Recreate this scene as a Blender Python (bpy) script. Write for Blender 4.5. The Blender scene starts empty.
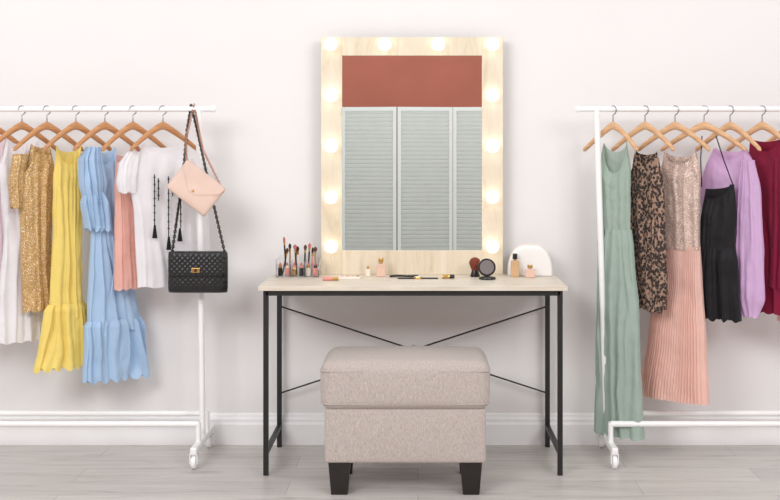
import bpy, bmesh, math, random
from mathutils import Vector, Matrix, noise as mnoise
random.seed(4)
S=bpy.context.scene
COL=S.collection
F=1166.0; CAMD=5.16; CAMZ=1.27; VX=418.0; VY=157.0

# ------------------------------------------------------------ materials
def lin(c):
    r=[]
    for v in c:
        v=v/255.0
        r.append(v/12.92 if v<=0.04045 else ((v+0.055)/1.055)**2.4)
    return (r[0],r[1],r[2],1.0)
def newmat(name):
    m=bpy.data.materials.new(name); m.use_nodes=True
    nt=m.node_tree
    return m,nt,nt.nodes['Principled BSDF']
def coords(nt,scale=(1,1,1),kind='Object'):
    tc=nt.nodes.new('ShaderNodeTexCoord'); mp=nt.nodes.new('ShaderNodeMapping')
    mp.inputs['Scale'].default_value=scale
    nt.links.new(tc.outputs[kind],mp.inputs['Vector'])
    return mp.outputs['Vector']
def ramp(nt,fac,stops):
    r=nt.nodes.new('ShaderNodeValToRGB'); e=r.color_ramp.elements
    e[0].position=stops[0][0]; e[0].color=stops[0][1]
    e[1].position=stops[-1][0]; e[1].color=stops[-1][1]
    for p,c in stops[1:-1]:
        x=e.new(p); x.color=c
    nt.links.new(fac,r.inputs['Fac'])
    return r.outputs['Color']
def bump(nt,b,h,strength,dist=0.002):
    n=nt.nodes.new('ShaderNodeBump'); n.inputs['Strength'].default_value=strength
    n.inputs['Distance'].default_value=dist
    nt.links.new(h,n.inputs['Height']); nt.links.new(n.outputs['Normal'],b.inputs['Normal'])
def noise(nt,vec,scale,detail=3,rough=.5):
    n=nt.nodes.new('ShaderNodeTexNoise'); n.inputs['Scale'].default_value=scale
    n.inputs['Detail'].default_value=detail; n.inputs['Roughness'].default_value=rough
    nt.links.new(vec,n.inputs['Vector']); return n.outputs['Fac']
def shade(c,k): return tuple(min(255,v*k) for v in c)
def plain(name,c,rough=.5,metal=0,var=.04,nscale=8,bs=.0,spec=.5):
    m,nt,b=newmat(name); v=coords(nt); f=noise(nt,v,nscale)
    col=ramp(nt,f,[(.3,lin(shade(c,1-var))),(.7,lin(shade(c,1+var)))])
    nt.links.new(col,b.inputs['Base Color']); b.inputs['Roughness'].default_value=rough
    b.inputs['Metallic'].default_value=metal; b.inputs['Specular IOR Level'].default_value=spec
    if bs: bump(nt,b,f,bs)
    return m
def fabric(name,c,rough=.85,sheen=.1,weave=500,bs=.25,trans=.25,var=.02):
    m,nt,b=newmat(name); v=coords(nt); f=noise(nt,v,9,4)
    col=ramp(nt,f,[(.3,lin(shade(c,1-var))),(.7,lin(shade(c,1+var)))])
    nt.links.new(col,b.inputs['Base Color']); b.inputs['Roughness'].default_value=rough
    b.inputs['Sheen Weight'].default_value=sheen
    b.inputs['Specular IOR Level'].default_value=.25
    g=noise(nt,v,weave,2); bump(nt,b,g,bs,.001)
    if trans:
        tl=nt.nodes.new('ShaderNodeBsdfTranslucent'); nt.links.new(col,tl.inputs['Color'])
        mx=nt.nodes.new('ShaderNodeMixShader'); mx.inputs[0].default_value=trans
        nt.links.new(b.outputs[0],mx.inputs[1]); nt.links.new(tl.outputs[0],mx.inputs[2])
        nt.links.new(mx.outputs[0],nt.nodes['Material Output'].inputs['Surface'])
    return m
def sequin(name,c,c2,scale=170,metal=.3):
    m,nt,b=newmat(name); v=coords(nt)
    vo=nt.nodes.new('ShaderNodeTexVoronoi'); vo.inputs['Scale'].default_value=scale
    nt.links.new(v,vo.inputs['Vector'])
    sp=nt.nodes.new('ShaderNodeSeparateColor'); nt.links.new(vo.outputs['Color'],sp.inputs['Color'])
    col=ramp(nt,sp.outputs['Red'],[(.0,lin(shade(c,.86))),(.5,lin(c)),(.9,lin(c2)),(1,(1,.92,.8,1))])
    nt.links.new(col,b.inputs['Base Color']); b.inputs['Metallic'].default_value=metal
    b.inputs['Roughness'].default_value=.45
    bump(nt,b,sp.outputs['Green'],.35,.002)
    return m
def leopard(name):
    m,nt,b=newmat(name); v=coords(nt,(1,1,.8))
    nn=nt.nodes.new('ShaderNodeTexNoise'); nn.inputs['Scale'].default_value=90
    nt.links.new(v,nn.inputs['Vector'])
    mx=nt.nodes.new('ShaderNodeMix'); mx.data_type='VECTOR'; mx.inputs[0].default_value=.012
    nt.links.new(v,mx.inputs[4]); nt.links.new(nn.outputs['Color'],mx.inputs[5])
    vo=nt.nodes.new('ShaderNodeTexVoronoi'); vo.inputs['Scale'].default_value=92
    nt.links.new(mx.outputs[1],vo.inputs['Vector'])
    d=(42,33,31)
    col=ramp(nt,vo.outputs['Distance'],[(.0,lin((104,76,62))),(.13,lin((98,72,60))),(.18,lin(d)),(.53,lin(d)),(.59,lin((152,122,104))),(1,lin((166,136,116)))])
    nt.links.new(col,b.inputs['Base Color']); b.inputs['Roughness'].default_value=.7
    return m
def wood(name,c1,c2,scale=(3,40,40),rough=.5,kind='Object'):
    m,nt,b=newmat(name); v=coords(nt,scale,kind); f=noise(nt,v,1.6,6,.65)
    col=ramp(nt,f,[(.3,lin(c1)),(.7,lin(c2))])
    nt.links.new(col,b.inputs['Base Color']); b.inputs['Roughness'].default_value=rough
    bump(nt,b,f,.08); return m
def floormat():
    m,nt,b=newmat('floor_laminate'); v=coords(nt)
    br=nt.nodes.new('ShaderNodeTexBrick'); br.inputs['Scale'].default_value=1
    br.inputs['Brick Width'].default_value=1.35; br.inputs['Row Height'].default_value=.19
    br.inputs['Mortar Size'].default_value=.0012; br.inputs['Mortar Smooth'].default_value=.3
    br.offset=.37
    br.inputs['Color1'].default_value=lin((213,208,203)); br.inputs['Color2'].default_value=lin((197,192,188))
    br.inputs['Mortar'].default_value=lin((160,154,148))
    nt.links.new(v,br.inputs['Vector'])
    wn=nt.nodes.new('ShaderNodeTexNoise'); wn.inputs['Scale'].default_value=1.7; wn.inputs['Detail'].default_value=8
    wn.inputs['Roughness'].default_value=.72; wn.inputs['Distortion'].default_value=.8
    v2=coords(nt,(1.3,13,1)); nt.links.new(v2,wn.inputs['Vector']); f=wn.outputs['Fac']
    g=ramp(nt,f,[(.3,(.62,.61,.60,1)),(.47,(.88,.878,.875,1)),(.72,(1.02,1.02,1.02,1))])
    mx=nt.nodes.new('ShaderNodeMix'); mx.data_type='RGBA'; mx.blend_type='MULTIPLY'; mx.inputs[0].default_value=1
    nt.links.new(br.outputs['Color'],mx.inputs[6]); nt.links.new(g,mx.inputs[7])
    nt.links.new(mx.outputs[2],b.inputs['Base Color']); b.inputs['Roughness'].default_value=.38
    bump(nt,b,f,.05); return m
def emis(name,c,s):
    m,nt,b=newmat(name); b.inputs['Base Color'].default_value=lin(c)
    b.inputs['Emission Color'].default_value=lin(c); b.inputs['Emission Strength'].default_value=s
    return m
def glass(name,c=(255,255,255),rough=.02,ior=1.3,alpha=1):
    m,nt,b=newmat(name); b.inputs['Base Color'].default_value=lin(c)
    b.inputs['Transmission Weight'].default_value=alpha; b.inputs['Roughness'].default_value=rough
    b.inputs['IOR'].default_value=ior; return m

# ------------------------------------------------------------ mesh helpers
def empty(name,loc=(0,0,0)):
    o=bpy.data.objects.new(name,None); o.location=loc; o.empty_display_size=.05
    COL.objects.link(o); return o
def finish(name,bm,mat,parent=None,smooth=False,bevel=0,seg=2,sub=0,loc=(0,0,0),rot=(0,0,0)):
    me=bpy.data.meshes.new(name); bmesh.ops.recalc_face_normals(bm,faces=bm.faces)
    bm.to_mesh(me); bm.free()
    o=bpy.data.objects.new(name,me); COL.objects.link(o)
    if mat: me.materials.append(mat)
    if smooth:
        for p in me.polygons: p.use_smooth=True
    if bevel:
        md=o.modifiers.new('b','BEVEL'); md.width=bevel; md.segments=seg; md.limit_method='ANGLE'
    if sub:
        md=o.modifiers.new('s','SUBSURF'); md.levels=sub; md.render_levels=sub
    o.location=loc; o.rotation_euler=rot
    if parent: o.parent=parent
    return o
def bbox(bm,c,s,R=None):
    r=bmesh.ops.create_cube(bm,size=1)
    M=Matrix.Translation(c)@(R or Matrix.Identity(4))@Matrix.Diagonal((s[0],s[1],s[2],1))
    bmesh.ops.transform(bm,matrix=M,verts=r['verts']); return r['verts']
def box(name,c,s,mat,parent=None,bevel=.002,**k):
    bm=bmesh.new(); bbox(bm,Vector((0,0,0)),s)
    return finish(name,bm,mat,parent,bevel=bevel,loc=c,**k)
def bcyl(bm,p,q,r1,r2=None,seg=16,cap=True):
    p=Vector(p);q=Vector(q);d=q-p
    M=Matrix.Translation((p+q)/2)@d.to_track_quat('Z','Y').to_matrix().to_4x4()
    bmesh.ops.create_cone(bm,cap_ends=cap,segments=seg,radius1=r1,radius2=r1 if r2 is None else r2,depth=d.length,matrix=M)
def cyl(name,p,q,r,mat,parent=None,r2=None,seg=24,bevel=0):
    bm=bmesh.new(); bcyl(bm,p,q,r,r2,seg)
    o=finish(name,bm,mat,parent,smooth=True,bevel=bevel)
    md=o.modifiers.new('e','EDGE_SPLIT'); md.split_angle=math.radians(40); return o
def sphere(name,c,r,mat,parent=None,sc=(1,1,1)):
    bm=bmesh.new(); bmesh.ops.create_uvsphere(bm,u_segments=24,v_segments=16,radius=r)
    bmesh.ops.scale(bm,vec=sc,verts=bm.verts)
    return finish(name,bm,mat,parent,smooth=True,loc=c)
def lathe(name,prof,mat,parent=None,c=(0,0,0),seg=32,rot=(0,0,0)):
    bm=bmesh.new(); rings=[]
    for r,z in prof:
        rings.append([bm.verts.new((r*math.cos(2*math.pi*i/seg),r*math.sin(2*math.pi*i/seg),z)) for i in range(seg)])
    for a,b in zip(rings,rings[1:]):
        for i in range(seg):
            bm.faces.new((a[i],a[(i+1)%seg],b[(i+1)%seg],b[i]))
    if prof[0][0]>0: bm.faces.new(rings[0][::-1])
    if prof[-1][0]>0: bm.faces.new(rings[-1])
    bmesh.ops.remove_doubles(bm,verts=bm.verts,dist=1e-6)
    o=finish(name,bm,mat,parent,smooth=True,loc=c,rot=rot)
    md=o.modifiers.new('e','EDGE_SPLIT'); md.split_angle=math.radians(38); return o
def wire(name,pts,r,mat,parent=None,cyclic=False,res=6):
    cu=bpy.data.curves.new(name,'CURVE'); cu.dimensions='3D'; cu.bevel_depth=r; cu.bevel_resolution=3; cu.use_fill_caps=True
    sp=cu.splines.new('POLY'); sp.points.add(len(pts)-1)
    for i,p in enumerate(pts): sp.points[i].co=(p[0],p[1],p[2],1)
    sp.use_cyclic_u=cyclic
    cu.materials.append(mat)
    o=bpy.data.objects.new(name,cu); COL.objects.link(o)
    if parent: o.parent=parent
    return o
def sm(t): t=max(0,min(1,t)); return t*t*(3-2*t)

# ------------------------------------------------------------ room
M_wall=plain('wall_paint',(234,232,232),.9,0,.006,1.5)
M_terra=plain('terracotta_paint',(184,110,92),.9,0,.03,2)
M_white=plain('white_lacquer',(246,246,246),.35,0,.01)
M_base=plain('baseboard_paint',(244,244,245),.5,0,.01)
M_black=plain('black_steel',(26,26,28),.45,0,.1,20)
box('floor',(0,-4.2,-.05),(12,8.8,.1),floormat(),bevel=0)
box('wall_back',(0,.05,1.6),(12,.1,3.2),M_wall,bevel=0)
box('wall_opposite',(0,-8.25,1.6),(12,.1,3.2),M_terra,bevel=0)
bm=bmesh.new()
prof=[(0,0),(.02,0),(.02,.09),(.015,.1),(.015,.112),(.009,.12),(.007,.132),(.003,.137),(0,.137)]
vs=[[bm.verts.new((x,-d,z)) for d,z in prof] for x in (-6,6)]
for i in range(len(prof)-1): bm.faces.new((vs[0][i],vs[0][i+1],vs[1][i+1],vs[1][i]))
bm.faces.new(vs[0]); bm.faces.new(vs[1][::-1])
finish('baseboard_back',bm,M_base)

# ------------------------------------------------------------ folding louvred screen opposite (seen in mirror)
M_scr=plain('screen_paint',(212,216,213),.6,0,.01)
scr=empty('folding_louvre_screen',(0,-7,0))
seams=[-1.366,-.791,-.216,.36,.935,1.51]
for i in range(5):
    x0,x1=seams[i],seams[i+1]; w=.575; ang=math.radians(7)*(1 if i%2 else -1)
    bm=bmesh.new(); H=1.785
    for sx in (-1,1): bbox(bm,Vector((sx*(w/2-.02),0,H/2+.01)),(.036,.03,H-.02))
    for z,h in ((H-.02,.04),(.07,.1)): bbox(bm,Vector((0,0,z)),(w-.05,.028,h))
    z=.14
    while z<H-.05:
        bbox(bm,Vector((0,0,z)),(w-.075,.005,.052),Matrix.Rotation(math.radians(-25),4,'X')); z+=.043
    o=finish('panel_%d'%(i+1),bm,M_scr,scr,loc=((x0+x1)/2,0,0),rot=(0,0,ang))

# ------------------------------------------------------------ vanity table
M_top=wood('pale_oak_top',(206,194,177),(229,220,206),(3,30,30),.4)
TC=-.02; TZ=.757
tb=empty('vanity_table',(TC,-.28,0))
box('tabletop',(0,0,TZ-.0095),(1.23,.5,.019),M_top,tb,bevel=.002)
LX=.587
for sx in (-1,1):
    for sy,yy in ((0,-.224),(1,.228)):
        box('leg_%d%d'%(sx+1,sy),(sx*LX,yy,.368),(.02,.02,.736),M_black,tb,bevel=.001)
    box('side_rail',(sx*LX,0,.727),(.02,.44,.02),M_black,tb,bevel=.001)
    box('foot_rail',(sx*LX,0,.09),(.018,.44,.02),M_black,tb,bevel=.001)
for yy in (-.224,.228): box('long_rail',(0,yy,.727),(2*LX,.02,.02),M_black,tb,bevel=.001)
zt=1.27-(306-157)/228; zb=1.27-(393-157)/228
cyl('cross_brace_1',(-LX,.232,zt),(LX,.232,zb),.0036,M_black,tb)
cyl('cross_brace_2',(LX,.226,zt),(-LX,.226,zb),.0036,M_black,tb)
lathe('brace_hub',[(0,-.006),(.018,-.006),(.02,0),(.018,.006),(0,.006)],M_black,tb,(0,.226,(zt+zb)/2),rot=(math.pi/2,0,0))

# ------------------------------------------------------------ hollywood mirror
def birch():
    m,nt,b=newmat('birch_frame')
    wv=nt.nodes.new('ShaderNodeTexNoise'); wv.inputs['Scale'].default_value=6; wv.inputs['Detail'].default_value=8; wv.inputs['Roughness'].default_value=.7; wv.inputs['Distortion'].default_value=1.2
    v2=coords(nt,(2.2,2.2,.35)); nt.links.new(v2,wv.inputs['Vector'])
    col=ramp(nt,wv.outputs['Fac'],[(.32,lin((204,188,160))),(.48,lin((222,209,186))),(.7,lin((232,222,203)))])
    nt.links.new(col,b.inputs['Base Color']); b.inputs['Roughness'].default_value=.55; return m
M_fr=birch()
mr=empty('vanity_mirror',(0,-.065,TZ))
sM=F/(CAMD-.08)
XL=(321-VX)/sM; XR=(503-VX)/sM; ZT=1.27-(37-VY)/sM-TZ
xl=(342-VX)/sM; xr=(482-VX)/sM; zt2=1.27-(55.5-VY)/sM-TZ; zb2=1.27-(250.5-VY)/sM-TZ
bm=bmesh.new()
bbox(bm,Vector(((XL+xl)/2,0,ZT/2)),(xl-XL,.03,ZT)); bbox(bm,Vector(((XR+xr)/2,0,ZT/2)),(XR-xr,.03,ZT))
bbox(bm,Vector(((xl+xr)/2,0,(ZT+zt2)/2)),(xr-xl,.03,ZT-zt2)); bbox(bm,Vector(((xl+xr)/2,0,zb2/2)),(xr-xl,.03,zb2))
bbox(bm,Vector(((xl+xr)/2,.012,ZT/2)),(xr-xl,.006,ZT-.01))
finish('frame',bm,M_fr,mr,bevel=.0015)
m,nt,b=newmat('mirror_silver'); b.inputs['Metallic'].default_value=1; b.inputs['Roughness'].default_value=.0; b.inputs['Base Color'].default_value=(.93,.95,.94,1)
box('glass',((xl+xr)/2,-.004,(zt2+zb2)/2),(xr-xl,.006,zt2-zb2),m,mr,bevel=0)
M_bulb=emis('bulb_glow',(255,250,236),2.3)
bp=[(x,45) for x in (331,385,438,492)]+[(331.5,y) for y in (96,146,197,246)]+[(492,y) for y in (96,146,197,246)]
for i,(x,y) in enumerate(bp):
    X=(x-VX)/sM; Z=1.27-(y-VY)/sM-TZ
    lathe('socket_%d'%i,[(.02,0),(.02,.006),(.017,.01)],M_white,mr,(X,-.015,Z),seg=20,rot=(math.pi/2,0,0))
    lathe('bulb_%d'%i,[(.012,.008),(.02,.014),(.027,.028),(.028,.036),(.025,.048),(.016,.058),(0,.062)],M_bulb,mr,(X,-.013,Z),seg=24,rot=(math.pi/2,0,0))

# ------------------------------------------------------------ ottoman
def linen():
    m,nt,b=newmat('linen_upholstery'); v=coords(nt)
    f=noise(nt,v,230,3,.7); f2=noise(nt,coords(nt,(1,1,.15)),420,2); 
    mx=nt.nodes.new('ShaderNodeMath'); mx.operation='ADD'; nt.links.new(f,mx.inputs[0]); nt.links.new(f2,mx.inputs[1])
    mh=nt.nodes.new('ShaderNodeMath'); mh.operation='MULTIPLY'; mh.inputs[1].default_value=.5
    r=ramp(nt,mh.outputs[0],[(.36,lin((166,154,148))),(.5,lin((183,172,166))),(.64,lin((199,189,184)))])
    nt.links.new(mx.outputs[0],mh.inputs[0]); nt.links.new(r,b.inputs['Base Color'])
    b.inputs['Roughness'].default_value=.95; b.inputs['Sheen Weight'].default_value=.1
    bump(nt,b,mh.outputs[0],.35,.0018); return m
M_lin=linen(); M_leg=plain('espresso_wood',(30,24,22),.35,0,.15,20)
ot=empty('ottoman',(-.048,-.605,0))
def cushion(name,w,d,h,z0,crown,rad,mat,parent):
    bm=bmesh.new()
    bmesh.ops.create_cube(bm,size=1)
    bmesh.ops.subdivide_edges(bm,edges=bm.edges[:],cuts=23,use_grid_fill=True)
    for v in bm.verts:
        x,y,z=v.co*2
        g=lambda t:math.copysign(1-(1-abs(t))**1.5,t)
        x,y,z=g(x),g(y),g(z)
        p=Vector((x*w/2,y*d/2,z*h/2))
        q=Vector((max(-w/2+rad,min(w/2-rad,p.x)),max(-d/2+rad,min(d/2-rad,p.y)),max(-h/2+rad,min(h/2-rad,p.z))))
        e=p-q
        if e.length>1e-9: p=q+e.normalized()*rad
        k=(1-abs(x)**2.5)*(1-abs(y)**2.5)
        if z>0: p.z+=crown*k*max(0,z)
        bulge=.008*(1-z*z)
        if abs(x)>.98: p.x+=math.copysign(bulge*(1-y*y),x)
        if abs(y)>.98: p.y+=math.copysign(bulge*(1-x*x),y)
        v.co=p+Vector((0,0,z0+h/2))
    return finish(name,bm,mat,parent,smooth=True)
cushion('seat_cushion',.635,.39,.184,.318,.012,.04,M_lin,ot)
cushion('upholstered_base',.605,.37,.205,.12,0,.012,M_lin,ot)
def welt(z,w,d,r,name):
    pts=[];rr=.035
    for cx,cy,a0 in ((w/2-rr,d/2-rr,0),(-w/2+rr,d/2-rr,90),(-w/2+rr,-d/2+rr,180),(w/2-rr,-d/2+rr,270)):
        for k in range(6):
            a=math.radians(a0+18*k); pts.append((cx+rr*math.cos(a),cy+rr*math.sin(a),z))
    wire(name,pts,r,M_lin,ot,True)
welt(.468,.638,.392,.0028,'welt_upper'); welt(.345,.634,.388,.0028,'welt_lower')
for sx in (-1,1):
    for sy in (-1,1):
        bm=bmesh.new(); vv=bbox(bm,Vector((0,0,0)),(.082,.082,.125))
        for v in vv:
            if v.co.z<0: v.co.x*=.76; v.co.y*=.76
        finish('leg_%d%d'%(sx+1,sy+1),bm,M_leg,ot,bevel=.003,loc=(sx*.248,sy*.142,.0625))

# ------------------------------------------------------------ clothes racks
ROD=1.473; RY=-.22
def rack(x_low,x_up,x_end,sgn,xfar):
    r=empty('clothes_rack',(0,RY,0))
    cyl('top_rail',(x_end,0,ROD),(xfar+sgn*.05,0,ROD),.0115,M_white,r)
    for xx,yy in ((x_end,0),(xfar+sgn*.05,0)): sphere('end_cap',(xx,0,ROD),.0145,M_white,r)
    for xu,xl_ in ((x_up,x_low),(xfar,xfar)):
        cyl('upright',(xl_,0,.07),(xu,0,ROD),.0125,M_white,r)
        box('foot_bar',(xl_,0,.075),(.028,.42,.028),M_white,r,bevel=.006)
        for yy in (-.19,.155):
            cyl('caster_stem',(xl_,yy,.05),(xl_,yy,.075),.008,M_white,r)
            bm=bmesh.new()
            for s in (-1,1):
                bbox(bm,Vector((xl_+s*.014,yy,.042)),(.004,.03,.04))
            bbox(bm,Vector((xl_,yy,.061)),(.032,.034,.004)); finish('caster_fork',bm,M_white,r,rot=(0,0,0))
            lathe('caster_wheel',[(0,-.011),(.02,-.011),(.028,-.008),(.028,.008),(.02,.011),(0,.011)],M_white,r,(xl_,yy,.028),rot=(0,math.pi/2,0))
    for yy in (-.1,.1): cyl('base_rail',(x_low,yy,.162),(xfar,yy,.162),.0125,M_white,r)
    for xl_ in (x_low,xfar):
        for yy in (-.1,.1): cyl('rail_post',(xl_,yy,.08),(xl_,yy,.17),.011,M_white,r)
    return r
rack(-.912,-.93,-.868,-1,-2.25)
rack(.80,.757,.68,1,2.2)

# ------------------------------------------------------------ hangers
M_hw=wood('hanger_beech',(180,120,76),(212,158,108),(6,6,60),.4)
M_hl=wood('hanger_maple',(206,156,112),(232,192,150),(6,6,60),.4)
M_chr=plain('chrome',(160,160,164),.25,1)
def RX(px): return (px-VX)/236.0
def RZ(py): return 1.27-(py-157)/236.0
def hanger(px,yaw,mat,L=.165,apex=1.414,drop=.108,tilt=0):
    h=empty('clothes_hanger',(RX(px),RY,0)); h.rotation_euler=(0,0,math.radians(yaw))
    bm=bmesh.new(); n=33; rings=[]
    for i in range(n):
        t=-1+2*i/(n-1); a=abs(t); u=t*L
        z=apex-drop*(a**1.25)-.01
        hh=.017-.007*a; ww=.008+.006*a
        if a<.06: hh*=1.12
        e=1 if a<.95 else math.sqrt(max(.02,1-((a-.95)/.05)**2))
        y=-.02*a*a
        rings.append([bm.verts.new((u,y+ww*e*math.cos(k*math.pi/5),z+hh*e*math.sin(k*math.pi/5))) for k in range(10)])
    for a_,b_ in zip(rings,rings[1:]):
        for k in range(10): bm.faces.new((a_[k],a_[(k+1)%10],b_[(k+1)%10],b_[k]))
    bm.faces.new(rings[0]); bm.faces.new(rings[-1][::-1])
    finish('shoulder_bar',bm,mat,h,smooth=True)
    pts=[(0,0,apex),(0,0,apex+.02)]
    R=.018; cz=ROD+.0135-R
    pts+=[(0.0,0,cz-R-.004)]
    for k in range(13):
        a=math.radians(-60+ (240*k/12)); pts.append((R*math.cos(a),0,cz+R*math.sin(a)))
    wire('hook',pts,.0024,M_chr,h)
    return h

# ------------------------------------------------------------ garment loft
def catm(rows,n):
    out=[]; m=len(rows)
    zs=[r[0] for r in rows]; z0,z1=zs[0],zs[-1]
    for i in range(n+1):
        z=z0+(z1-z0)*i/n
        k=0
        while k<m-2 and z>zs[k+1]: k+=1
        t=(z-zs[k])/(zs[k+1]-zs[k]); t2=t*.4+sm(t)*.6
        out.append([z]+[rows[k][j]*(1-t2)+rows[k+1][j]*t2 for j in range(1,len(rows[k]))])
    return out
def loft(name,px,yaw,rows,mat,parent,w0=0,neck=None,nf=5,seed=0,hem=.004,n=80,N=150,closed_top=False,pleat=False,crumple=1.0):
    """rows: (height,left,right,thick,fold)  -  garment plane through the rod at px, turned by yaw"""
    rnd=random.Random(seed)
    th=math.radians(yaw); c,sn=math.cos(th),math.sin(th); cx=RX(px); D0=CAMD+RY
    def U(p):
        q=p-VX; return (F*cx-q*D0)/(q*sn-F*c)
    ph=[rnd.uniform(0,6.28) for _ in range(10)]
    R=catm(rows,n); ztop=RZ(rows[0][0]); bm=bmesh.new(); rings=[]
    for ri,(py,l,r,tk,am) in enumerate(R):
        ul,ur=U(l),U(r); uc=(ul+ur)/2; hw=(ur-ul)/2; z=RZ(py); dist=ztop-z; ring=[]
        for k in range(N):
            a=2*math.pi*k/N; ca,sa=math.cos(a),math.sin(a)
            q=ca; front=sa>0
            es=abs(sa)**.7
            if pleat:
                ff=abs(((q*nf+ph[0])%1)*2-1)*2-1
                ff*=.8+.3*math.sin(2.3*q*3+ph[1])
            else:
                qq=q+.16*math.sin(2.4*q+ph[5])+.07*math.sin(z*7+q*3+ph[6])+.03*math.sin(z*17+q*5+ph[7])
                side=0 if front else 2
                m1=.65+.45*math.sin(3.1*q+ph[3]+z*3)
                m2=.6+.5*math.sin(4.3*q+ph[4]-z*4)
                ff=.7*m1*math.sin(math.pi*nf*qq+ph[0]+side)+.4*m2*math.sin(math.pi*nf*1.9*qq+ph[1])+.35*math.sin(math.pi*nf*.5*qq+ph[2])
            u=uc+hw*q+(0 if pleat else am*.25*math.cos(math.pi*nf*q+ph[0]))
            t=tk*es
            zz=z
            if neck:
                nu,nw,df,db,drop,Ln=neck
                un=u-nu; f=max(0,1-dist/Ln)
                if abs(un)<nw:
                    zz-= (df if front else db)*math.sqrt(max(0,1-(un/nw)**2))*f
                    t*= .5+.5*sm(dist/.1)
                else:
                    zz-= drop*((abs(un)-nw)/max(.01,hw-nw))*f
                    t*= .3+.7*sm(dist/.08)
            w=(t if front else -t)+am*ff*min(1,es*1.4)*(1 if front else .6)
            if crumple:
                cr=mnoise.noise(Vector((u*16+seed*7,z*9,sa*2)))*.007+mnoise.noise(Vector((u*34+seed*3,z*26,sa*2)))*.0028
                w+=cr*crumple*min(1,dist/.05+.2)
            if ri==n: zz+=hem*math.sin(math.pi*nf*q+ph[0])
            W=w0+w
            ring.append(bm.verts.new((u*c+W*sn,u*sn-W*c,zz)))
        rings.append(ring)
    for a_,b_ in zip(rings,rings[1:]):
        for k in range(N): bm.faces.new((a_[k],a_[(k+1)%N],b_[(k+1)%N],b_[k]))
    if closed_top:
        bm.faces.new(rings[0])
    o=finish(name,bm,mat,parent,smooth=True)
    return o
def garment(name,px): return empty(name,(RX(px),RY,0))
def on_plane(px,pxc,yaw,w,Zz):
    th=math.radians(yaw); c,sn=math.cos(th),math.sin(th); cx=RX(pxc); D0=CAMD+RY; q=px-VX
    u=(F*cx-q*D0)/(q*sn-F*c); return (u*c+w*sn,u*sn-w*c,Zz)

# LEFT RACK -------------------------------------------------
YL=44
for px,y in ((-10,50),(22,50),(47,48),(76,48),(105,48),(133,48),(163,42)): hanger(px,y,M_hw)
F_white=fabric('white_cotton',(246,244,247)); F_blush=fabric('blush_cotton',(240,224,230))
F_gold=sequin('gold_sequins',(194,154,98),(222,188,132),330)
F_yel=fabric('yellow_chiffon',(255,230,134)); F_blue=fabric('sky_blue_cotton',(188,216,244))
F_coral=fabric('coral_lace',(248,194,180),bs=.9,weave=160)
g=garment('blush_blouse',-10)
loft('body',-10,YL,[(136,-36,6,.03,.004),(200,-38,8,.028,.008),(334,-42,10,.03,.010)],F_blush,g,neck=(0,.07,.06,.02,.05,.2),nf=4,seed=1)
g=garment('white_dress',22)
loft('bodice',22,YL,[(137,2,38,.02,.003),(160,-2,40,.024,.006),(230,4,40,.026,.008),(300,-2,44,.030,.010),(341,-5,47,.032,.012)],F_white,g,neck=(0,.07,.06,.03,.05,.2),nf=4,seed=2)
g=garment('gold_sequin_top',44)
loft('body',44,YL,[(143,27,51,.018,.002),(165,19,54,.022,.004),(185,19,53,.025,.005),(250,21,51,.025,.006),(310,23,53,.028,.007)],F_gold,g,neck=(0,.055,.05,.02,.05,.16),nf=3,seed=3)
loft('sleeve',44,YL,[(154,12,27,.015,.002),(180,8,22,.02,.004),(207,10,21,.02,.004)],F_gold,g,w0=.01,nf=2,seed=4,closed_top=True)
g=garment('yellow_dress',69)
loft('bodice',69,YL,[(145,56,81,.018,.002),(175,53,81,.024,.006),(235,53,81,.025,.007),(290,50,82,.028,.009),(318,49,84,.032,.010)],F_yel,g,neck=(0,.055,.08,.03,.03,.2),nf=3.4,seed=5)
loft('hem_ruffle',69,YL,[(303,48,84,.033,.007),(309,44,87,.040,.014),(322,42,89,.041,.015),(348,38,92,.045,.018),(366,34,93,.048,.019)],F_yel,g,nf=6,seed=6,hem=.011)
g=garment('light_blue_dress',101)
loft('bodice',101,YL,[(146,88,116,.018,.002),(175,89,117,.024,.006),(228,91,119,.022,.006),(238,91,119,.022,.006),(290,88,134,.035,.012),(332,87,141,.038,.014)],F_blue,g,neck=(0,.065,.08,.03,.04,.2),nf=4.6,seed=7)
loft('hem_tier',101,YL,[(320,87,140,.038,.009),(326,84,143,.046,.016),(340,84,144,.046,.017),(380,82,148,.049,.020)],F_blue,g,nf=6.5,seed=8,hem=.010)
loft('shoulder_ruffle',101,YL,[(147,84,98,.018,.006),(160,77,99,.034,.014),(184,77,103,.034,.018),(204,82,103,.026,.014)],F_blue,g,w0=.020,nf=5,seed=9,hem=.012,closed_top=True)
loft('flutter_sleeve',101,YL,[(188,82,100,.02,.006),(202,79,105,.034,.016),(228,83,109,.028,.016)],F_blue,g,w0=.021,nf=5,seed=19,hem=.014,closed_top=True)
for a_,b_ in ((108,104),(110,114)):
    wire('waist_tie',[on_plane(109,101,YL,.034,RZ(236)),on_plane((109+a_)/2,101,YL,.044,RZ(250)),on_plane(a_,101,YL,.052,RZ(272)),on_plane(b_,101,YL,.056,RZ(296))],.003,F_blue,g)
g=garment('coral_lace_top',125)
loft('body',125,44,[(149,117,137,.018,.002),(190,115,139,.022,.004),(250,115,140,.024,.005),(289,115,142,.026,.006)],F_coral,g,neck=(0,.055,.07,.03,.05,.2),nf=4,seed=11)
M_thr=fabric('black_thread',(24,24,30),trans=0)
g=garment('white_embroidered_top',163)
YW=30
loft('body',163,YW,[(143,134,186,.02,.002),(165,126,192,.026,.004),(215,134,196,.03,.006),(286,137,202,.036,.01)],F_white,g,neck=(0,.08,.045,.02,.06,.2),nf=3,seed=12,crumple=.8)
loft('sleeve',163,YW,[(152,126,140,.015,.002),(165,118,138,.024,.004),(182,116,136,.026,.005),(192,118,136,.025,.005)],F_white,g,w0=.008,nf=2,seed=13,closed_top=True)
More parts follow.
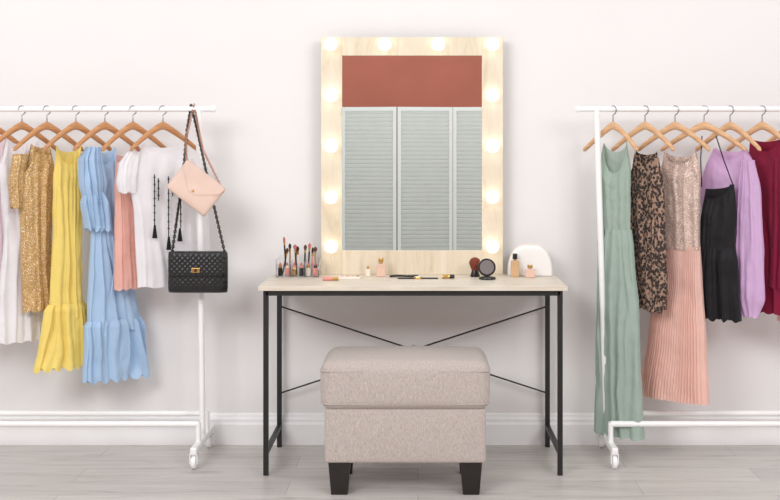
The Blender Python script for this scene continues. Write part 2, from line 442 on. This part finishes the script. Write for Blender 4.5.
loft('sleeve_far',163,YW,[(158,188,198,.015,.002),(185,190,206,.022,.004),(230,194,209,.022,.005),(288,196,212,.022,.006)],F_white,g,w0=-.005,nf=2,seed=14,closed_top=True)
bm=bmesh.new()
for px,a,b_ in ((151,174,226),(155,178,200),(165,176,236),(169,182,196),(177,176,228)):
    p=on_plane(px,163,YW,.047,RZ(a)); q=on_plane(px,163,YW,.05,RZ(b_)); bcyl(bm,p,q,.0024,seg=8)
    for k in range(int((b_-a)/7)):
        zz=RZ(a+3+7*k); bbox(bm,Vector(on_plane(px,163,YW,.049,zz)),(.009,.004,.004))
for px,b_ in ((151,224),(165,236),(176,228)):
    bcyl(bm,on_plane(px,163,YW,.052,RZ(b_+13)),on_plane(px,163,YW,.052,RZ(b_)),.011,.004,seg=10)
finish('embroidery_tassels',bm,M_thr,g)

# bags
M_bag=plain('black_leather',(24,23,26),.35,0,.1,20,.2); M_gold=plain('gold_metal',(214,176,110),.25,1)
M_clu=plain('blush_leather',(224,196,182),.5,0,.03,10)
def PT(px,py,Y): 
    D=CAMD+Y; return Vector(((px-VX)*D/F,Y,CAMZ-(py-VY)*D/F))
def rounded_slab(name,w,h,d,mat,parent,loc,rot,quilt=False,pill=.5,nx=60,nz=44):
    bm=bmesh.new(); grid={}
    for s in (-1,1):
        for i in range(nx+1):
            for j in range(nz+1):
                x=-1+2*i/nx; z=-1+2*j/nz
                if s==1 and (i in(0,nx) or j in (0,nz)): grid[(s,i,j)]=grid[(-1,i,j)]; continue
                e=(1-abs(x)**6)*(1-abs(z)**6)
                y=d/2*(max(0,e)**pill)
                if quilt:
                    a=(x*w+z*h)/.045*math.pi; b2=(x*w-z*h)/.045*math.pi
                    y+=.004*math.sqrt(abs(math.sin(a)*math.sin(b2)))*min(1,e*3)
                rx=w/2*x
                grid[(s,i,j)]=bm.verts.new((rx*(1-.03*abs(z)**8),s*y,h/2*z*(1-.03*abs(x)**8)))
    for s in (-1,1):
        for i in range(nx):
            for j in range(nz):
                f=(grid[(s,i,j)],grid[(s,i+1,j)],grid[(s,i+1,j+1)],grid[(s,i,j+1)])
                try: bm.faces.new(f)
                except: pass
    return finish(name,bm,mat,parent,smooth=True,loc=loc,rot=rot)
def chain(name,pts,parent,pitch=.0105,R=.0068,r=.0019,mats=None):
    bm=bmesh.new(); 
    seg=[];L=0
    for a,b in zip(pts,pts[1:]): seg.append((L,a,b)); L+=(b-a).length
    k=0; s=0
    while s<L:
        for L0,a,b in seg:
            if L0<=s<=L0+(b-a).length:
                p=a+(b-a).normalized()*(s-L0); d=(b-a).normalized(); break
        Mq=d.to_track_quat('X','Z').to_matrix().to_4x4()
        M=Matrix.Translation(p)@Mq@Matrix.Rotation(math.pi/2*(k%2)+.4,4,'X')
        A,B=12,6; vs=[[bm.verts.new(M@Vector(((R*1.25+r*math.cos(2*math.pi*j/B))*math.cos(2*math.pi*i/A),(R*.75+r*math.cos(2*math.pi*j/B))*math.sin(2*math.pi*i/A),r*math.sin(2*math.pi*j/B)))) for j in range(B)] for i in range(A)]
        for i in range(A):
            for j in range(B): bm.faces.new((vs[i][j],vs[(i+1)%A][j],vs[(i+1)%A][(j+1)%B],vs[i][(j+1)%B]))
        s+=pitch;k+=1
    return finish(name,bm,mats,parent,smooth=True)
bag=empty('black_quilted_handbag',(0,0,0)); BY=-.30
c0=PT(198,272,BY); s_=F/(CAMD+BY)
rounded_slab('bag_body',60/s_,42/s_,.07,M_bag,bag,c0,(0,0,0),True,.45)
rounded_slab('bag_flap',57/s_,26/s_,.03,M_bag,bag,c0+Vector((0,-.028,.034)),(0,0,0),True,.4)
box('clasp_plate',c0+Vector((0,-.052,.012)),(.036,.006,.02),M_gold,bag,bevel=.002)
lathe('clasp_knob',[(.006,0),(.006,.006),(.003,.009),(0,.0095)],M_bag,bag,c0+Vector((0,-.055,.012)),seg=14,rot=(math.pi/2,0,0))
top=Vector((PT(191,107,RY).x,RY,ROD+.018))
M_ch=plain('gunmetal_chain',(72,64,60),.3,1)
cl=[PT(172,254,BY),PT(176,225,BY),PT(183,175,-.275),PT(187,130,-.24),top]
cr=[PT(225,254,BY),PT(219,228,BY),PT(208,180,-.275),PT(197,130,-.24),top]
for i,pp in enumerate((cl,cr)):
    chain('chain_strap_%d'%i,[Vector(p) for p in pp],bag,mats=M_ch)
    wire('strap_leather_%d'%i,pp,.0022,M_bag,bag)
    sphere('strap_ring_%d'%i,pp[0],.008,M_gold,bag)
clu=empty('blush_shoulder_bag',(0,0,0)); CY=-.335
cc=PT(196,188,CY); ang=math.radians(38)
rounded_slab('bag_body',49/241,36/241,.034,M_clu,clu,cc,(0,ang,0),False,.4)
bm=bmesh.new(); w2,h2=48/241/2,34/241/2
tri=[(-w2,h2),(w2,h2),(w2*.94,h2*.55),(.016,-h2*.35),(-.016,-h2*.35),(-w2*.94,h2*.55)]
f=[bm.verts.new((x,-.0205,z)) for x,z in tri]; bk=[bm.verts.new((x,-.015,z)) for x,z in tri]
bm.faces.new(f); bm.faces.new(bk[::-1])
for i in range(6): bm.faces.new((f[i],f[(i+1)%6],bk[(i+1)%6],bk[i]))
finish('bag_flap',bm,M_clu,clu,bevel=.001,loc=cc,rot=(0,ang,0))
RM=Matrix.Rotation(ang,3,'Y')
sphere('flap_stud',cc+RM@Vector((0,-.023,-.014)),.005,M_gold,clu)
M_rg=plain('rose_gold_chain',(196,150,130),.3,1)
e1=cc+RM@Vector((-w2*.96,0,h2*.85)); e2=cc+RM@Vector((w2*.96,0,h2*.85))
tp=Vector((PT(194,107,RY).x,RY-.002,ROD+.017))
chain('chain_strap_0',[e1,PT(186,140,-.28),tp],clu,mats=M_rg,R=.0055,r=.0015,pitch=.009)
chain('chain_strap_1',[e2,PT(203,150,-.28),tp],clu,mats=M_rg,R=.0055,r=.0015,pitch=.009)

# RIGHT RACK -----------------------------------------------
for px,y,l in ((613,-50,.15),(645,-48,.165),(675,-44,.18),(704,-34,.19),(730,-50,.165),(762,-50,.165),(794,-50,.165)): hanger(px,y,M_hl,L=l)
YR=-46
F_sage=fabric('sage_chiffon',(178,196,185)); F_leo=leopard('leopard_print')
F_seq=sequin('champagne_sequins',(206,178,166),(228,206,194),300,.15); F_pink=fabric('dusty_pink_pleat',(248,208,196),bs=.05)
F_lil=fabric('lilac_satin',(226,190,230),.55,bs=.1); F_blk=fabric('black_satin',(22,20,24),.6,bs=.1,trans=0)
F_bur=fabric('burgundy_velvet',(136,24,58),.7,trans=.1); F_rose=fabric('rose_satin',(242,208,200),.5)
g=garment('sage_maxi_dress',615)
loft('bodice',615,YR,[(140,604,627,.018,.002),(165,600,630,.024,.005),(232,601,630,.025,.006)],F_sage,g,neck=(0,.06,.14,.05,.03,.3),nf=3.4,seed=21)
loft('skirt',615,YR,[(229,600,631,.026,.006),(245,598,633,.03,.009),(330,597,638,.04,.013),(434,595,642,.046,.015)],F_sage,g,nf=4.2,seed=22,hem=.004)
g=garment('leopard_print_blouse',646)
loft('body',646,YR,[(150,633,657,.018,.002),(175,629,660,.024,.005),(240,631,662,.027,.006),(308,634,667,.031,.009)],F_leo,g,neck=(0,.055,.06,.02,.05,.2),nf=3.4,seed=24)
loft('sleeve',646,YR,[(158,652,661,.015,.002),(185,651,666,.02,.004),(250,650,668,.022,.005),(292,649,669,.024,.007),(299,652,663,.018,.004),(310,651,664,.02,.004)],F_leo,g,w0=.018,nf=3,seed=25,closed_top=True)
g=garment('sequin_pleated_dress',680)
loft('sequin_bodice',680,-42,[(150,663,698,.018,.002),(170,661,700,.026,.003),(225,664,699,.028,.004),(249,664,700,.03,.004)],F_seq,g,neck=(0,.07,.06,.03,.04,.2),nf=3,seed=26,hem=0)
loft('pleated_skirt',680,-42,[(246,664,700,.028,.004),(280,658,702,.033,.006),(340,649,706,.041,.007),(400,639,709,.05,.009)],F_pink,g,nf=12,seed=27,pleat=True,hem=.002,N=300)
g=garment('lilac_blouse',730)
loft('body',730,-44,[(147,706,754,.018,.002),(180,700,757,.024,.006),(250,706,758,.027,.008),(306,710,760,.03,.009)],F_lil,g,neck=(0,.07,.05,.02,.07,.2),nf=3.4,seed=28)
loft('sleeve',730,-44,[(160,744,756,.018,.004),(190,742,762,.025,.008),(260,739,765,.03,.010),(296,736,766,.03,.011),(314,744,760,.02,.006)],F_lil,g,w0=.018,nf=3,seed=29,closed_top=True)
g=garment('black_camisole',712)
loft('body',712,-34,[(184,708,737,.02,.002),(215,704,739,.026,.004),(250,703,737,.026,.005)],F_blk,g,w0=.035,neck=(0,.09,.06,.02,.0,.2),nf=3,seed=30)
loft('peplum',712,-34,[(246,703,738,.027,.005),(260,701,740,.034,.010),(285,700,741,.036,.012),(317,700,743,.040,.015)],F_blk,g,w0=.035,nf=4,seed=31,hem=.009)
for a,b_ in ((706,702),(738,716)):
    wire('strap',[on_plane(a,712,-34,.05,RZ(187)),on_plane((a+b_)/2,712,-34,.04,RZ(160)),on_plane(b_,712,-34,.0,RZ(136))],.0025,F_blk,g)
g=garment('burgundy_blouse',765)
loft('body',765,YR,[(137,750,790,.02,.002),(175,747,792,.024,.006),(250,752,794,.027,.008),(312,757,795,.03,.009)],F_bur,g,neck=(0,.07,.06,.02,.05,.2),nf=3.4,seed=32)
loft('sleeve',765,YR,[(158,778,790,.018,.004),(220,776,794,.022,.006),(286,772,794,.024,.008)],F_bur,g,w0=.018,nf=3,seed=36,closed_top=True)
g=garment('rose_satin_dress',799)
loft('body',799,YR,[(140,786,824,.02,.002),(200,784,826,.024,.006),(260,782,828,.03,.01),(322,778,832,.034,.012)],F_rose,g,neck=(0,.07,.06,.02,.04,.2),nf=4,seed=33)

# ------------------------------------------------------------ things on the table
M_clear=glass('clear_acrylic',(250,250,250),.02,1.15)
M_dk=plain('dark_plastic',(28,26,28),.3); M_pk=plain('pink_cosmetic',(226,150,140),.5); M_cream=plain('cream_pearl',(238,228,216),.4)
def TP(px,Y): return Vector(((px-VX)*(CAMD+Y)/F,Y,TZ))
og=empty('cosmetic_organiser',TP(298.5,-.155))
W_,D_,H_=.18,.1,.075
box('base',(0,0,.003),(W_,D_,.005),M_clear,og,bevel=.0005)
for n_,c_,s2 in (('front',(0,-D_/2,.03),(W_,.003,.055)),('back',(0,D_/2,.045),(W_,.003,.085)),('left',(-W_/2,0,.04),(.003,D_,.075)),('right',(W_/2,0,.04),(.003,D_,.075)),('divider_1',(-.03,0,.035),(.003,D_-.006,.065)),('divider_2',(.03,0,.035),(.003,D_-.006,.065)),('divider_3',(0,0,.03),(W_-.006,.003,.05))):
    box(n_,c_,s2,M_clear,og,bevel=.0005)
rnd=random.Random(8)
hc=[M_dk,M_dk,M_gold,M_pk,M_dk,M_cream,M_dk,M_dk,M_pk,M_gold]
br=[plain('bristle_brown',(90,56,44),.9),plain('bristle_rose',(196,112,108),.9),plain('bristle_dark',(40,32,34),.9)]
for i in range(10):
    x=-.07+.0155*i; y=rnd.uniform(.012,.035); dx=rnd.uniform(-.015,.015); hh=rnd.uniform(.07,.125)
    p=Vector((x,y,.008)); q=Vector((x+dx,y+.004,.008+hh)); d=(q-p).normalized()
    b_=empty('brush_%d'%i); b_.parent=og
    cyl('handle',p,q,.0026,hc[i],b_,r2=.0038,seg=12); cyl('ferrule',q,q+d*.014,.0042,M_gold,b_,r2=.0048,seg=12)
    r0=rnd.uniform(.005,.009)
    bm=bmesh.new(); bcyl(bm,q+d*.013,q+d*.026,.0045,r0,12); bcyl(bm,q+d*.026,q+d*.036,r0,r0*.4,12); finish('bristles',bm,br[i%3],b_,smooth=True)
for i,(m1,cc_) in enumerate(((M_dk,M_gold),(M_pk,M_cream),(M_gold,M_pk),(M_dk,M_pk),(M_cream,M_gold),(M_pk,M_dk))):
    x=-.075+.03*i; l=empty('lipstick_%d'%i); l.parent=og
    cyl('case',(x,-.026,.006),(x,-.026,.04),.0095,m1,l,bevel=.001); cyl('collar',(x,-.026,.04),(x,-.026,.05),.0075,cc_,l); cyl('bullet',(x,-.026,.05),(x,-.026,.062),.0055,br[1],l,r2=.003)
def perfume(px,Y,w,h,liquid,cap):
    p=empty('perfume_bottle',TP(px,Y))
    box('bottle',(0,0,h*.35),(w,w*.6,h*.7),liquid,p,bevel=.004,seg=3)
    cyl('neck',(0,0,h*.7),(0,0,h*.77),w*.17,M_gold,p); cyl('cap',(0,0,h*.76),(0,0,h),w*.28,cap,p,bevel=.001)
    return p
M_liq=plain('pale_peach_liquid',(224,190,172),.1); M_amb=plain('amber_perfume',(206,170,130),.08)
perfume(381,-.16,.04,.08,M_liq,M_gold); perfume(368,-.15,.018,.045,M_cream,M_gold)
perfume(515,-.17,.036,.1,M_amb,M_dk); perfume(530,-.2,.04,.055,M_liq,M_gold)
pa=empty('eyeshadow_palette',TP(350,-.24))
box('tray',(0,0,.005),(.09,.05,.01),M_cream,pa,bevel=.002)
for i in range(4):
    lathe('pan_%d'%i,[(0,0),(.009,0),(.009,.002),(0,.002)],[M_pk,br[1],M_gold,br[0]][i],pa,(-.033+.022*i,0,.0095))
wt=empty('wrist_watch',TP(418,-.25))
box('strap_near',(-.05,0,.003),(.07,.018,.004),M_dk,wt,bevel=.001); box('strap_far',(.05,.0,.003),(.07,.018,.004),M_dk,wt,bevel=.001)
lathe('case',[(0,0),(.018,0),(.019,.004),(.017,.009),(0,.0095)],M_gold,wt); lathe('dial',[(0,0),(.014,0),(.014,.001),(0,.001)],M_white,wt,(0,0,.0095))
nk=empty('bead_necklace',TP(404,-.17))
bm=bmesh.new()
for i in range(46):
    a=i/46*2*math.pi; x=.055*math.cos(a)*(1+.2*math.sin(2*a)); y=.028*math.sin(a)+.006*math.sin(3*a)
    bmesh.ops.create_icosphere(bm,subdivisions=1,radius=.0042,matrix=Matrix.Translation((x,y,.0042)))
finish('beads',bm,M_dk,nk,smooth=True)
ls=empty('lipstick',TP(447,-.24)); cyl('case',(-.022,0,.009),(.012,0,.009),.009,M_gold,ls,bevel=.001); cyl('cap',(.012,0,.009),(.03,.004,.009),.0085,M_dk,ls)
ls=empty('lip_gloss',TP(330,-.32)); cyl('tube',(-.03,0,.008),(.01,0,.008),.008,M_pk,ls); cyl('cap',(.01,0,.008),(.035,0,.008),.0075,M_gold,ls)
kb=empty('powder_brush',TP(475,-.16))
lathe('handle',[(.0,0),(.02,0),(.021,.004),(.016,.02),(.014,.028)],M_dk,kb)
lathe('bristles',[(.014,.027),(.02,.042),(.025,.056),(.025,.064),(.019,.076),(.008,.082),(0,.083)],plain('bristle_auburn',(122,58,42),.95,0,.2,120,.4),kb)
cp=empty('powder_compact',TP(487,-.25))
lathe('base',[(0,0),(.034,0),(.036,.004),(.034,.01),(0,.011)],M_dk,cp,(0,-.02,0))
rx=math.radians(80)
lathe('lid',[(0,0),(.036,0),(.038,.003),(.036,.007),(.032,.007),(.031,.0055),(0,.0055)],M_dk,cp,(0,.02,.046),rot=(rx,0,0),seg=40)
mm=plain('compact_mirror',(150,156,160),.15,.6); lathe('mirror_disc',[(0,0),(.03,0),(.03,.001),(0,.001)],mm,cp,(0,.0125,.0475),rot=(rx,0,0),seg=40)
# rounded white vanity pouch
dm=empty('white_cosmetic_bag',TP(530,-.11))
bm=bmesh.new(); w=.19/2; h=.132; d=.035; n=40; rings=[]
for (yy,k) in ((-d,.86),(-d*.97,.93),(-d*.85,.98),(-d*.6,1),(d*.6,1),(d*.85,.98),(d*.97,.93),(d,.86)):
    ring=[]
    for i in range(n+1):
        a=math.pi*i/n; ring.append(bm.verts.new((w*k*math.copysign(abs(math.cos(a))**.75,math.cos(a)),yy,.002+h*k*(math.sin(a)**.8))))
    rings.append(ring)
for a_,b_ in zip(rings,rings[1:]):
    for i in range(n): bm.faces.new((a_[i],a_[i+1],b_[i+1],b_[i]))
    bm.faces.new((a_[n],a_[0],b_[0],b_[n]))
bm.faces.new(rings[0]); bm.faces.new(rings[-1])
M_wl=plain('white_leather',(240,238,236),.4,0,.01)
o=finish('shell',bm,M_wl,dm,smooth=True); md=o.modifiers.new('e','EDGE_SPLIT'); md.split_angle=math.radians(50)
wire('zip',[((w+.001)*math.copysign(abs(math.cos(math.pi*i/n))**.75,math.cos(math.pi*i/n)),0,.003+(h+.001)*(math.sin(math.pi*i/n)**.8)) for i in range(n+1)],.0018,M_cream,dm)

# ------------------------------------------------------------ light
w=bpy.data.worlds.new('World'); S.world=w; w.use_nodes=True
bg=w.node_tree.nodes['Background']; bg.inputs[0].default_value=(1,.99,.985,1); bg.inputs[1].default_value=.86
def area(name,loc,tgt,size,power,col=(1,1,1)):
    l=bpy.data.lights.new(name,'AREA'); l.shape='RECTANGLE'; l.size=size[0]; l.size_y=size[1]; l.energy=power; l.color=col
    o=bpy.data.objects.new(name,l); COL.objects.link(o); o.location=loc
    o.rotation_euler=(Vector(tgt)-Vector(loc)).to_track_quat('-Z','Y').to_euler(); return o
area('area_light',(-2.2,-4.4,2.9),(-.6,0,.7),(1.8,1.4),88)
area('area_light',(2.4,-4.4,2.9),(.6,0,.7),(1.8,1.4),64)
area('area_light',(0,-4.8,3.1),(0,-8,1.6),(3,1.2),48)  # added fill, out of view, brightens the opposite wall and screen in the mirror
# ------------------------------------------------------------ camera
cd=bpy.data.cameras.new('camera'); cam=bpy.data.objects.new('camera',cd); COL.objects.link(cam)
cam.location=(0,-CAMD,CAMZ); cam.rotation_euler=(math.pi/2,0,0)
cd.sensor_width=36; cd.lens=F/780*36; cd.shift_x=(390-VX)/780; cd.shift_y=-(250-VY)/780
S.camera=cam
S.view_settings.view_transform='Standard'; S.view_settings.look='None'
